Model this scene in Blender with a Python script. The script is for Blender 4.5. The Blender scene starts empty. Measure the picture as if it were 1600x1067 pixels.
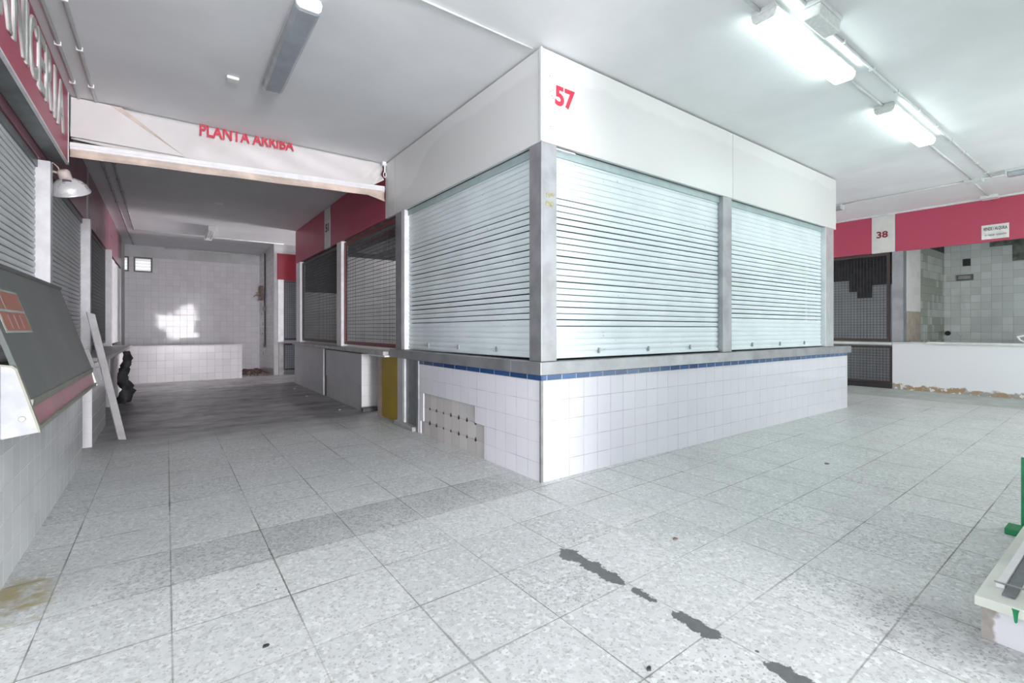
import bpy, bmesh, math, random
from mathutils import Vector, Matrix
random.seed(7)
SC = bpy.context.scene
COL = SC.collection
H = 3.28                       # ceiling height
FLOORZ = 0.0

# ------------------------------------------------------------------ node helpers
class NT:
    def __init__(s, name):
        s.m = bpy.data.materials.new(name); s.m.use_nodes = True
        s.t = s.m.node_tree
        s.b = s.t.nodes['Principled BSDF']
        s._pos = None
    def n(s, typ, **kw):
        nd = s.t.nodes.new(typ)
        for k, v in kw.items(): setattr(nd, k, v)
        return nd
    def put(s, sock, v):
        if v is None: return
        if hasattr(v, 'is_linked') or isinstance(v, bpy.types.NodeSocket): s.t.links.new(v, sock)
        elif isinstance(v, (tuple, list)):
            if len(sock.default_value) == 4 and len(v) == 3: v = (*v, 1)
            sock.default_value = v
        else: sock.default_value = v
    def mt(s, op, a, b=None, c=None, clamp=False):
        nd = s.n('ShaderNodeMath', operation=op, use_clamp=clamp)
        s.put(nd.inputs[0], a); s.put(nd.inputs[1], b); s.put(nd.inputs[2], c)
        return nd.outputs[0]
    def pos(s):
        if s._pos is None:
            g = s.n('ShaderNodeNewGeometry'); x = s.n('ShaderNodeSeparateXYZ')
            s.t.links.new(g.outputs['Position'], x.inputs[0])
            s._pos = (x.outputs[0], x.outputs[1], x.outputs[2], g.outputs['Position'])
        return s._pos
    def vec(s, x, y, z=0.0):
        c = s.n('ShaderNodeCombineXYZ')
        s.put(c.inputs[0], x); s.put(c.inputs[1], y); s.put(c.inputs[2], z)
        return c.outputs[0]
    def noise(s, v, scale, detail=3.0, rough=.55):
        nd = s.n('ShaderNodeTexNoise'); s.put(nd.inputs['Vector'], v)
        nd.inputs['Scale'].default_value = scale; nd.inputs['Detail'].default_value = detail
        nd.inputs['Roughness'].default_value = rough
        return nd.outputs[0]
    def vor(s, v, scale, out='Color', feature='F1', rnd=1.0):
        nd = s.n('ShaderNodeTexVoronoi', feature=feature); s.put(nd.inputs['Vector'], v)
        nd.inputs['Scale'].default_value = scale; nd.inputs['Randomness'].default_value = rnd
        return nd.outputs[out]
    def white(s, v):
        nd = s.n('ShaderNodeTexWhiteNoise', noise_dimensions='3D'); s.put(nd.inputs['Vector'], v)
        return nd.outputs[0]
    def ss(s, v, a, b):
        nd = s.n('ShaderNodeMapRange', interpolation_type='SMOOTHSTEP')
        s.put(nd.inputs[0], v); nd.inputs[1].default_value = a; nd.inputs[2].default_value = b
        return nd.outputs[0]
    def rng(s, v, a, b, c, d):
        nd = s.n('ShaderNodeMapRange'); s.put(nd.inputs[0], v)
        for i, q in enumerate((a, b, c, d)): s.put(nd.inputs[1+i], q)
        return nd.outputs[0]
    def mix(s, f, a, b, mode='MIX'):
        nd = s.n('ShaderNodeMix', data_type='RGBA', blend_type=mode)
        s.put(nd.inputs[0], f); s.put(nd.inputs[6], a); s.put(nd.inputs[7], b)
        return nd.outputs[2]
    def bump(s, h, strength=.3, dist=.005):
        nd = s.n('ShaderNodeBump'); nd.inputs['Strength'].default_value = strength
        nd.inputs['Distance'].default_value = dist
        s.put(nd.inputs['Height'], h); s.t.links.new(nd.outputs[0], s.b.inputs['Normal'])
    def col(s, v): s.put(s.b.inputs['Base Color'], v)
    def rough(s, v): s.put(s.b.inputs['Roughness'], v)
    def metal(s, v): s.put(s.b.inputs['Metallic'], v)
    def spec(s, v): s.put(s.b.inputs['Specular IOR Level'], v)

def plain(name, c, r=.5, metal=0, var=.08, scale=9, spec=.5, bump=0):
    k = NT(name); p = k.pos()[3]
    n = k.noise(p, scale, 5)
    dark = tuple(x*(1-var*2) for x in c); lite = tuple(min(1, x*(1+var)) for x in c)
    k.col(k.mix(k.ss(n, .3, .7), dark, lite)); k.rough(k.rng(n, .3, .7, max(.03, r-.06), r+.06)); k.metal(metal); k.spec(spec)
    if bump: k.bump(k.noise(p, scale*6, 4), bump, .004)
    return k.m

def tile(name, ax, w, h, ou, ov, c, grout, mort=.0022, rough=.13, var=.06, dirt=.15, miss=0, missc=(.3, .3, .28), spec=.5):
    """glazed wall tiles laid in a plane: ax 'x' = the wall is seen along x (u = world y), 'y' = u is world x"""
    k = NT(name); X, Y, Z, P = k.pos()
    u = k.mt('DIVIDE', k.mt('SUBTRACT', Y if ax == 'x' else X, ou), w)
    v = k.mt('DIVIDE', k.mt('SUBTRACT', Z, ov), h)
    fu = k.mt('FRACT', u); fv = k.mt('FRACT', v)
    du = k.mt('MULTIPLY', k.mt('MINIMUM', fu, k.mt('SUBTRACT', 1.0, fu)), w)
    dv = k.mt('MULTIPLY', k.mt('MINIMUM', fv, k.mt('SUBTRACT', 1.0, fv)), h)
    d = k.mt('MINIMUM', du, dv)
    g = k.mt('SUBTRACT', 1.0, k.ss(d, mort*.5, mort*1.3))
    cell = k.vec(k.mt('FLOOR', u), k.mt('FLOOR', v), 3.3)
    r = k.white(cell)
    base = k.mix(r, tuple(q*(1-var) for q in c), tuple(min(1, q*(1+var*.6)) for q in c))
    big = k.noise(P, 1.7, 5)
    base = k.mix(k.mt('MULTIPLY', k.ss(big, .48, .75), dirt), base, tuple(q*.55 for q in c))
    if miss:
        r2 = k.noise(k.vec(k.mt('FLOOR', u), k.mt('FLOOR', v), 8.1), .37, 1)
        mm = k.mt('GREATER_THAN', r2, 1-miss)
        base = k.mix(mm, base, k.mix(k.noise(P, 30, 4), missc, tuple(q*.55 for q in missc)))
    gg = k.mt('MULTIPLY', g, k.rng(k.noise(P, 5, 2), .3, .7, .35, 1.0))
    k.col(k.mix(gg, base, grout))
    k.rough(k.mt('ADD', rough, k.mt('MULTIPLY', g, .5)))
    tilt = k.mt('MULTIPLY', k.mt('SUBTRACT', k.white(k.vec(k.mt('FLOOR', u), k.mt('FLOOR', v), 9.7)), .5), k.mt('SUBTRACT', fu, .5))
    tilt2 = k.mt('MULTIPLY', k.mt('SUBTRACT', k.white(k.vec(k.mt('FLOOR', u), k.mt('FLOOR', v), 5.7)), .5), k.mt('SUBTRACT', fv, .5))
    hgt = k.mt('ADD', k.mt('MULTIPLY', g, -1.0), k.mt('ADD', k.mt('MULTIPLY', tilt, .9), k.mt('MULTIPLY', tilt2, .9)))
    k.bump(hgt, .35, .003); k.spec(spec)
    return k.m

# ------------------------------------------------------------------ materials
def make_floor():
    k = NT('terrazzo floor tiles'); X, Y, Z, P = k.pos()
    Ys = k.mt('SUBTRACT', Y, k.mt('MULTIPLY', X, .022))
    p = .4175
    u = k.mt('DIVIDE', k.mt('SUBTRACT', X, .252), p)
    v = k.mt('DIVIDE', k.mt('SUBTRACT', Ys, -.893), .412)
    fu = k.mt('FRACT', u); fv = k.mt('FRACT', v)
    du = k.mt('MULTIPLY', k.mt('MINIMUM', fu, k.mt('SUBTRACT', 1.0, fu)), p)
    dv = k.mt('MULTIPLY', k.mt('MINIMUM', fv, k.mt('SUBTRACT', 1.0, fv)), p)
    wob = k.mt('MULTIPLY', k.mt('SUBTRACT', k.noise(P, 26, 3), .5), .0045)
    du = k.mt('ADD', du, wob); dv = k.mt('ADD', dv, wob)
    jn = k.noise(P, 1.9, 2)
    wj = k.rng(jn, .35, .7, .0011, .0042)
    ju = k.mt('SUBTRACT', 1.0, k.rng(du, k.mt('MULTIPLY', wj, .6), k.mt('MULTIPLY', wj, 1.7), 0.0, 1.0))
    jv = k.mt('SUBTRACT', 1.0, k.rng(dv, k.mt('MULTIPLY', wj, .6), k.mt('MULTIPLY', wj, 1.7), 0.0, 1.0))
    J = k.mt('MAXIMUM', ju, jv, clamp=True)
    J = k.mt('MULTIPLY', J, k.rng(k.noise(P, 1.3, 3), .38, .62, .30, 1.0))
    cell = k.vec(k.mt('FLOOR', u), k.mt('FLOOR', v), 1.3)
    r = k.white(cell)
    base = k.mix(r, (.59, .615, .605), (.65, .675, .665))
    # marble chips
    chipc = k.n('ShaderNodeSeparateColor'); k.t.links.new(k.vor(P, 62), chipc.inputs[0])
    chipd = k.vor(P, 62, 'Distance')
    chip2 = k.n('ShaderNodeSeparateColor'); k.t.links.new(k.vor(P, 135), chip2.inputs[0])
    strip = k.mt('MULTIPLY', k.mt('MULTIPLY', k.ss(k.mt('ADD', Ys, k.mt('MULTIPLY', jn, .1)), -.06, .0), k.mt('SUBTRACT', 1.0, k.ss(Ys, .33, .36))),
                 k.mt('MULTIPLY', k.ss(k.mt('ADD', X, k.mt('MULTIPLY', k.noise(P, 3, 3), .4)), -2.35, -2.1), k.mt('SUBTRACT', 1.0, k.ss(X, -.35, .1))))
    sp = k.mt('SUBTRACT', 1.0, k.ss(k.n('ShaderNodeVectorMath', operation='DISTANCE').outputs[1], 9, 10))
    vd = [n for n in k.t.nodes if n.type == 'VECT_MATH'][0]
    k.t.links.new(P, vd.inputs[0]); vd.inputs[1].default_value = (.12, -2.2, 0)
    sp = k.mt('SUBTRACT', 1.0, k.ss(k.mt('ADD', vd.outputs[1], k.mt('MULTIPLY', k.noise(P, 9, 3), .2)), .22, .42))
    coarse = k.mt('MAXIMUM', k.mt('MULTIPLY', strip, k.rng(k.noise(P, 1.4, 2), .35, .6, .45, 1.0)), k.mt('MULTIPLY', sp, .8))
    patch = k.mt('MULTIPLY', k.ss(k.white(k.vec(k.mt('FLOOR', u), k.mt('FLOOR', v), 4.4)), .55, .95), .5)
    amt = k.mt('ADD', k.mt('ADD', .34, k.mt('MULTIPLY', coarse, .45)), k.mt('MULTIPLY', patch, .35))
    base = k.mix(k.mt('MULTIPLY', k.ss(chipc.outputs[0], .45, .95), amt), base, (.36, .37, .36))
    base = k.mix(k.mt('MULTIPLY', k.ss(chipc.outputs[1], .72, .97), .65), base, (.80, .82, .81))
    base = k.mix(k.mt('MULTIPLY', k.ss(chip2.outputs[0], .82, .99), k.mt('MULTIPLY', amt, 1.2)), base, (.2, .2, .2))
    base = k.mix(k.mt('MULTIPLY', coarse, .42), base, (.30, .30, .30))
    # grime
    d1 = k.noise(P, .9, 6, .6)
    base = k.mix(k.mt('MULTIPLY', k.ss(d1, .46, .8), .34), base, (.34, .36, .35))
    # yellowed tiles in the near left corner and rusty specks
    yl = k.mt('MULTIPLY', k.mt('SUBTRACT', 1.0, k.ss(k.mt('ADD', X, k.mt('MULTIPLY', jn, .15)), -2.66, -2.55)), k.mt('MULTIPLY', k.ss(Ys, -.1, 0.), k.mt('SUBTRACT', 1.0, k.ss(Ys, .3, .5))))
    base = k.mix(k.mt('MULTIPLY', yl, k.ss(k.noise(P, 9, 4), .4, .6)), base, (.36, .31, .16))
    rs = k.mt('MULTIPLY', k.ss(k.noise(P, 11, 2), .70, .74), k.mt('MULTIPLY', k.ss(X, -.3, .1), k.mt('SUBTRACT', 1.0, k.ss(Y, -1.6, -1.2))))
    base = k.mix(k.mt('MULTIPLY', rs, .55), base, (.5, .36, .18))
    mottle = k.mt('MULTIPLY', k.ss(k.noise(P, 33, 3), .60, .70), k.mt('MULTIPLY', k.ss(X, -.9, -.5), k.mt('SUBTRACT', 1.0, k.ss(Y, -.9, -.7))))
    base = k.mix(k.mt('MULTIPLY', mottle, .35), base, (.40, .44, .34))
    base = k.mix(k.mt('MULTIPLY', J, .92), base, (.10, .105, .085))
    sd = k.vor(P, 5.5, 'Distance'); sk = k.n('ShaderNodeSeparateColor'); k.t.links.new(k.vor(P, 5.5), sk.inputs[0])
    base = k.mix(k.mt('MULTIPLY', k.mt('LESS_THAN', sd, k.mt('MULTIPLY', sk.outputs[0], .045)), k.ss(sk.outputs[1], .45, .6)), base, (.15, .12, .09))
    # dark cement smeared along one joint
    bl = None
    for c_, hw_, a_ in ((-1.10, .25, .058), (-1.42, .08, .034), (-1.67, .12, .050), (-2.12, .22, .06), (-2.8, .3, .05)):
        e_ = k.mt('MULTIPLY', k.mt('SUBTRACT', 1.0, k.ss(k.mt('ABSOLUTE', k.mt('SUBTRACT', Y, c_)), hw_*.55, hw_)), a_)
        bl = e_ if bl is None else k.mt('ADD', bl, e_)
    lim = k.mt('SUBTRACT', k.mt('MULTIPLY', bl, k.rng(k.noise(P, 7, 3), .3, .7, .35, 1.15)), .004)
    dist = k.mt('ABSOLUTE', k.mt('ADD', k.mt('SUBTRACT', X, -.603), k.mt('MULTIPLY', k.mt('SUBTRACT', k.noise(P, 30, 6, .75), .5), .085)))
    cm = k.mt('MULTIPLY', k.mt('LESS_THAN', dist, lim), k.mt('MULTIPLY', k.mt('LESS_THAN', Y, -.88), k.mt('GREATER_THAN', Y, -3.2)))
    base = k.mix(cm, base, k.mix(k.noise(P, 40, 3), (.085, .095, .10), (.17, .18, .18)))
    # worn dark cement floor deeper in the left passage
    wv = k.vec(k.mt('MULTIPLY', X, .55), k.mt('MULTIPLY', Y, 1.5), 0)
    far = k.mt('MULTIPLY', k.ss(k.mt('ADD', Y, k.mt('MULTIPLY', k.mt('SUBTRACT', k.noise(wv, 2.2, 4), .5), 1.2)), 2.7, 3.9), k.mt('SUBTRACT', 1.0, k.ss(X, 2.0, 2.6)))
    sm = k.noise(wv, 2.6, 7, .65)
    cem = k.mix(k.ss(sm, .33, .62), (.17, .165, .165), (.36, .355, .36))
    cem = k.mix(k.mt('MULTIPLY', k.ss(k.noise(wv, 4.5, 5, .7), .62, .72), .8), cem, (.10, .095, .10))
    base = k.mix(far, base, cem)
    # greenish smooth screed at the far right
    k.col(base)
    k.rough(k.rng(k.noise(P, 6, 4), .3, .7, .30, .52))
    k.spec(.4)
    hh = k.mt('SUBTRACT', k.mt('MULTIPLY', k.noise(P, 50, 3), .15), k.mt('MULTIPLY', k.mt('MULTIPLY', J, k.mt('SUBTRACT', 1.0, far)), 1.0))
    k.bump(hh, .25, .003)
    return k.m

M = {}
M['floor'] = make_floor()
M['ceil'] = plain('white ceiling paint', (.80, .82, .835), .6, var=.03, scale=1.2, bump=.05)
M['plaster'] = plain('old plaster', (.62, .62, .63), .7, var=.07, scale=2.5, bump=.1)
M['dark'] = plain('dark stall interior', (.07, .07, .075), .8, var=.2)
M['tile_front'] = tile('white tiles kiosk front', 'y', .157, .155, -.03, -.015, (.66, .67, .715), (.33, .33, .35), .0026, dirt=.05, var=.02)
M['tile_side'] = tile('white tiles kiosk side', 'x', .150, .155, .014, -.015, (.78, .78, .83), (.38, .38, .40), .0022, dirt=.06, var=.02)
M['tile_blue'] = tile('blue edge tiles front', 'y', .152, .2, -.10, .66, (.035, .10, .25), (.62, .65, .7), .0035, .15, var=.25, dirt=.2)
M['tile_blue_s'] = tile('blue edge tiles side', 'x', .23, .2, -.06, .66, (.030, .085, .23), (.62, .65, .7), .0035, .15, var=.25, dirt=.2)
M['tile_left'] = tile('grey white tiles left counter', 'x', .155, .155, 0, -.03, (.80, .83, .84), (.62, .64, .66), .0025, dirt=.25, var=.06)
M['tile_leftend'] = tile('white tiles left counter end', 'y', .155, .155, -2.86, -.02, (.82, .82, .83), (.55, .55, .55), .002, dirt=.1)
M['tile_mid'] = tile('grey tiles middle counter', 'x', .12, .15, 0, .1, (.60, .61, .63), (.42, .42, .43), .0016, dirt=.35, var=.05)
M['tile_midend'] = tile('white tiles middle counter end', 'y', .21, .148, -.055, .06, (.83, .83, .84), (.55, .55, .55), .002, dirt=.05)
M['tile_back'] = tile('white tiles back wall', 'y', .152, .152, 0, .0, (.76, .75, .77), (.46, .45, .47), .0028, .06, dirt=.1, var=.05, spec=.10)
M['tile_pony'] = tile('white tiles low wall', 'y', .152, .152, -.01, .01, (.80, .78, .80), (.40, .38, .40), .003, .08, dirt=.08, var=.05)
M['tile_sidewall'] = tile('tiles passage end side', 'x', .152, .152, 0, 0, (.66, .66, .67), (.45, .44, .44), .003, .1, dirt=.35)
M['tile_stall'] = tile('stall back wall tiles', 'x', .155, .155, .1, 0, (.80, .85, .84), (.36, .40, .40), .003, .12, var=.12, dirt=.3)
M['tile_stallside'] = tile('stall side wall tiles', 'y', .155, .155, 0, 0, (.60, .62, .58), (.22, .23, .20), .004, .3, var=.2, dirt=.35, miss=.5, missc=(.46, .49, .40))
M['tile_dim'] = tile('kiosk inner tiles', 'y', .155, .155, 0, 0, (.72, .72, .74), (.35, .35, .36), .003, .2, dirt=.2)
M['tile_dimx'] = tile('stall inner tiles', 'x', .155, .155, 0, 0, (.50, .53, .56), (.22, .23, .25), .004, .25, dirt=.2)
M['mortar'] = tile('bared tile mortar', 'x', .155, .155, .014, -.015, (.60, .58, .565), (.40, .38, .36), .003, .85, var=.10, dirt=.35)
M['steel'] = plain('brushed steel', (.40, .415, .43), .5, .75, var=.10, scale=5)
M['alu'] = plain('aluminium profile', (.66, .68, .70), .4, .55, var=.05)
M['alu_light'] = plain('pale aluminium profile', (.80, .80, .82), .45, .2, var=.05)
M['white_paint'] = plain('white painted metal', (.80, .81, .82), .4, var=.03)
M['conduit'] = plain('white conduit plastic', (.72, .75, .75), .45, var=.05)
M['dark_conduit'] = plain('grey dusty conduit plastic', (.42, .42, .43), .5, var=.1)
M['red'] = plain('dark red laminate', (.47, .068, .12), .42, var=.01, scale=1.0, spec=.4)
M['red2'] = plain('dull crimson laminate', (.26, .018, .035), .35, var=.1, scale=2.2)
M['pinkred'] = plain('faded plum laminate', (.26, .10, .135), .32, var=.12, scale=2)
M['redpaint'] = plain('red lettering', (.62, .035, .07), .4, var=.1, scale=30)
M['darknum'] = plain('dark lettering', (.06, .03, .05), .5)
M['maroonnum'] = plain('maroon lettering', (.24, .025, .03), .4)
M['ink'] = plain('black print', (.05, .06, .06), .6)
M['grey_letters'] = plain('grey raised letters', (.50, .54, .50), .4, var=.1)
M['white_edge'] = plain('white letter outline', (.82, .80, .80), .4)
M['dark_metal'] = plain('dark painted underside', (.16, .19, .19), .4, .2, var=.15)
M['panel38'] = plain('off white laminate', (.72, .73, .69), .4, var=.03)
M['mesh'] = plain('dark wire', (.055, .058, .062), .5, .4)
M['mesh_frame'] = plain('brown painted frame', (.065, .045, .042), .5)
M['rustred'] = plain('dark red painted frame', (.20, .045, .045), .5)
M['black'] = plain('black plastic', (.03, .03, .032), .4)
M['greyplastic'] = plain('dark grey plastic', (.10, .11, .115), .4)
M['yellow'] = plain('ochre painted panel', (.36, .25, .022), .5, var=.08, scale=4)
M['beige'] = plain('beige board', (.50, .42, .35), .7, var=.1)
M['stonegrey'] = plain('grey board', (.54, .55, .585), .5, var=.05, scale=2)
M['slab'] = plain('worn stone slab', (.40, .40, .40), .4, var=.15, scale=5)
M['paleslab'] = plain('pale stone slab', (.66, .69, .65), .4, var=.06, scale=5)
M['marble'] = plain('white marble step', (.70, .74, .66), .35, var=.08, scale=4)
M['vinyl'] = plain('cream banner vinyl', (.69, .67, .66), .4, var=.03, scale=2.5)
M['beigecloth'] = plain('stained awning cloth', (.66, .55, .47), .6, var=.12, scale=5)
M['foldedge'] = plain('stained fold', (.58, .49, .43), .6, var=.1)
M['glassgreen'] = plain('dull dark green glass', (.115, .135, .125), .35, var=.07, scale=1.5, spec=.35)
M['olive'] = plain('grey olive rail', (.30, .30, .25), .5, .2, var=.1)
M['pinkstrip'] = plain('faded pink panel', (.44, .21, .24), .35, var=.12)
M['orange'] = plain('faded orange ink', (.36, .155, .115), .6, var=.08, scale=20)
M['stickerback'] = plain('sticker border', (.34, .41, .38), .6)
M['green'] = plain('green enamel', (.0, .26, .09), .35, var=.1)
M['reflector'] = plain('spun aluminium', (.80, .80, .81), .28, .45, var=.04)
M['neck'] = plain('cream lamp neck', (.56, .48, .44), .5)
M['lampunlit'] = plain('unlit prismatic diffuser', (.36, .40, .43), .22, var=.05, scale=7)
M['clear'] = plain('clear prismatic cover', (.80, .84, .82), .15, var=.05, scale=40, bump=.5)
M['rag'] = plain('black rag', (.045, .045, .047), .8, var=.3, bump=.5)
M['debris'] = plain('brown rubble', (.26, .19, .15), .9, var=.3, scale=20, bump=.6)
M['doorsteel'] = plain('grey steel door', (.24, .27, .27), .35, .3, var=.1)
M['postwhite'] = plain('dulled white post', (.60, .60, .62), .45, .1, var=.06)
M['cornergrey'] = plain('dull corner strip', (.27, .275, .27), .45, .4, var=.1)
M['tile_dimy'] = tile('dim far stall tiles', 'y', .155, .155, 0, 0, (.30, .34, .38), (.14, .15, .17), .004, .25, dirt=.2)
M['bare'] = plain('bare dark render', (.19, .21, .19), .9, var=.25, scale=8)
M['cap'] = plain('white enamel darkened for daylight', (.44, .46, .48), .45, var=.07, scale=12)  # white enamel darkened to offset strong daylight on the near end cap
M['lip'] = plain('teal grey shutter guide', (.36, .46, .46), .4, var=.05)
M['stripalu'] = plain('dull metal strip', (.27, .265, .27), .5, .3, var=.15, scale=4)
M['paper'] = plain('white paper scrap', (.8, .8, .78), .7)
M['screed'] = plain('greenish cement fillet', (.46, .51, .47), .5, var=.1, scale=3)
M['anti'] = plain('dark anti slip strip', (.17, .19, .20), .6, var=.1, scale=30)
M['paperstain'] = plain('peeled sticker residue', (.33, .32, .20), .85, var=.2, scale=60)

def shutter_mat(name, c):
    k = NT(name); X, Y, Z, P = k.pos()
    n = k.noise(P, 2.2, 5)
    base = k.mix(k.ss(n, .35, .7), c, tuple(q*.90 for q in c))
    sc = k.ss(k.noise(k.vec(k.mt('MULTIPLY', k.mt('ADD', X, Y), 22), k.mt('MULTIPLY', k.mt('SUBTRACT', X, Y), 7), k.mt('MULTIPLY', Z, 40)), .9, 4, .7), .665, .69)
    base = k.mix(k.mt('MULTIPLY', sc, .5), base, (.22, .19, .18))
    k.col(base); k.rough(.42)
    return k.m
M['shutter'] = shutter_mat('pale green shutter enamel', (.74, .83, .85))
M['shutterL'] = shutter_mat('grey shutter enamel', (.66, .71, .72))

def fascia_mat():
    k = NT('white fascia laminate'); X, Y, Z, P = k.pos()
    n = k.noise(P, 2.6, 6)
    lim = k.mt('ADD', k.mt('MULTIPLY', k.mt('SUBTRACT', n, .5), .22), 3.12)
    lim = k.mt('SUBTRACT', lim, k.mt('MULTIPLY', k.ss(Y, 1.7, 2.5), .35))
    band = k.ss(k.mt('SUBTRACT', Z, lim), -.03, .03)
    lite = (.75, .76, .75); grey = (.69, .70, .69)
    k.col(k.mix(band, grey, lite)); k.rough(.35); k.spec(.4)
    return k.m
M['fascia'] = fascia_mat()

def stained_wall():
    k = NT('white plaster with crumbling base'); X, Y, Z, P = k.pos()
    n = k.noise(P, 4.5, 6, .65)
    lim = k.mt('ADD', .0, k.mt('MULTIPLY', n, .30))
    s = k.mt('SUBTRACT', 1.0, k.ss(k.mt('SUBTRACT', Z, lim), -.02, .012))
    dm = k.mix(k.ss(k.noise(P, 7, 3), .42, .55), (.34, .33, .31), (.36, .25, .15))
    dm = k.mix(k.ss(k.noise(P, 13, 3), .58, .62), dm, (.7, .7, .7))
    k.col(k.mix(s, (.76, .77, .80), dm)); k.rough(.7); k.bump(k.mt('SUBTRACT', n, s), .3, .006)
    return k.m
M['stallwall'] = stained_wall()

def plinth_wall():
    k = NT('peeling white step riser'); X, Y, Z, P = k.pos()
    n = k.noise(P, 8, 5)
    s = k.mt('SUBTRACT', 1.0, k.ss(k.mt('ADD', Y, k.mt('MULTIPLY', n, .14)), -2.325, -2.31))
    k.col(k.mix(s, k.mix(k.noise(P, 25, 4), (.28, .24, .21), (.5, .48, .45)), (.76, .76, .80))); k.rough(.8)
    return k.m
M['riser'] = plinth_wall()

def emit(name, c, st):
    k = NT(name); k.col((.9, .9, .9)); k.put(k.b.inputs['Emission Color'], c); k.b.inputs['Emission Strength'].default_value = st
    return k.m
M['pane'] = emit('daylit frosted louvre', (.95, .96, 1.0), .42)
M['lit'] = emit('lit diffuser', (.88, 1.0, .965), 12.0)

# ------------------------------------------------------------------ object helpers
WL = {}
def wloc(o): return WL.get(o.name, Vector((0, 0, 0)))
def tag(o, label, cat, group=None, kind=None):
    if label: o['label'] = label
    if cat: o['category'] = cat
    if group: o['group'] = group
    if kind: o['kind'] = kind
    return o
def thing(name, label, cat, loc, group=None):
    o = bpy.data.objects.new(name, None); COL.objects.link(o)
    o.location = loc; o.empty_display_size = .1; WL[o.name] = Vector(loc)
    return tag(o, label, cat, group)

class MB:
    def __init__(s): s.bm = bmesh.new()
    def verts(s, pts): return [s.bm.verts.new(p) for p in pts]
    def face(s, vs):
        try: return s.bm.faces.new(vs)
        except ValueError: return None
    def box(s, x0, x1, y0, y1, z0, z1):
        x0, x1 = sorted((x0, x1)); y0, y1 = sorted((y0, y1)); z0, z1 = sorted((z0, z1))
        v = s.verts([(x, y, z) for z in (z0, z1) for y in (y0, y1) for x in (x0, x1)])
        for f in ((0, 2, 3, 1), (4, 5, 7, 6), (0, 1, 5, 4), (2, 6, 7, 3), (0, 4, 6, 2), (1, 3, 7, 5)): s.face([v[i] for i in f])
        return s
    def prism(s, poly, d):
        """closed polygon (3-D points) pushed along vector d"""
        a = s.verts(poly); b = s.verts([Vector(p)+Vector(d) for p in poly]); n = len(poly)
        s.face(a); s.face(b[::-1])
        for i in range(n): s.face([a[i], b[i], b[(i+1) % n], a[(i+1) % n]])
        return s
    def tube(s, pts, r, n=8, cap=True):
        pts = [Vector(p) for p in pts]; rings = []
        for i, p in enumerate(pts):
            t = (pts[min(i+1, len(pts)-1)]-pts[max(i-1, 0)]).normalized()
            a = t.orthogonal().normalized() if i == 0 else (pa - t*pa.dot(t)).normalized()
            pa = a; b = t.cross(a)
            rr = r[i] if isinstance(r, (list, tuple)) else r
            rings.append(s.verts([p+a*rr*math.cos(2*math.pi*k/n)+b*rr*math.sin(2*math.pi*k/n) for k in range(n)]))
        for i in range(len(rings)-1):
            for k in range(n): s.face([rings[i][k], rings[i][(k+1) % n], rings[i+1][(k+1) % n], rings[i+1][k]])
        if cap: s.face(rings[0][::-1]); s.face(rings[-1])
        return s
    def lathe(s, prof, o, axis, n=32):
        """prof: (radius, distance along axis)"""
        o = Vector(o); ax = Vector(axis).normalized(); a = ax.orthogonal().normalized(); b = ax.cross(a); rings = []
        for r, h in prof:
            rings.append(s.verts([o+ax*h+a*r*math.cos(2*math.pi*k/n)+b*r*math.sin(2*math.pi*k/n) for k in range(n)]))
        for i in range(len(rings)-1):
            for k in range(n): s.face([rings[i][k], rings[i][(k+1) % n], rings[i+1][(k+1) % n], rings[i+1][k]])
        return s
    def grid(s, rows):
        vs = [s.verts(r) for r in rows]
        for i in range(len(vs)-1):
            for j in range(len(vs[0])-1): s.face([vs[i][j], vs[i][j+1], vs[i+1][j+1], vs[i+1][j]])
        return s
    def build(s, name, mat, parent=None, loc=None, bevel=0, smooth=False, solid=0, label=None, cat=None, group=None, kind=None):
        bmesh.ops.recalc_face_normals(s.bm, faces=s.bm.faces[:])
        base = (wloc(parent) if parent else Vector(loc or (0, 0, 0)))
        for v in s.bm.verts: v.co -= base
        me = bpy.data.meshes.new(name); s.bm.to_mesh(me); s.bm.free()
        me.materials.append(M[mat] if isinstance(mat, str) else mat)
        if smooth:
            for p in me.polygons: p.use_smooth = True
        o = bpy.data.objects.new(name, me); COL.objects.link(o)
        if parent: o.parent = parent
        else: o.location = base
        WL[o.name] = base.copy()
        if solid:
            md = o.modifiers.new('thickness', 'SOLIDIFY'); md.thickness = solid; md.offset = 0
        if bevel:
            md = o.modifiers.new('bevel', 'BEVEL'); md.width = bevel; md.segments = 2; md.limit_method = 'ANGLE'; md.angle_limit = .7
        if label or cat or group or kind: tag(o, label, cat, group, kind)
        return o

def B(*a): return MB().box(*a)
def struct(name, mb, mat):
    return mb.build(name, mat, kind='structure')

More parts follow.
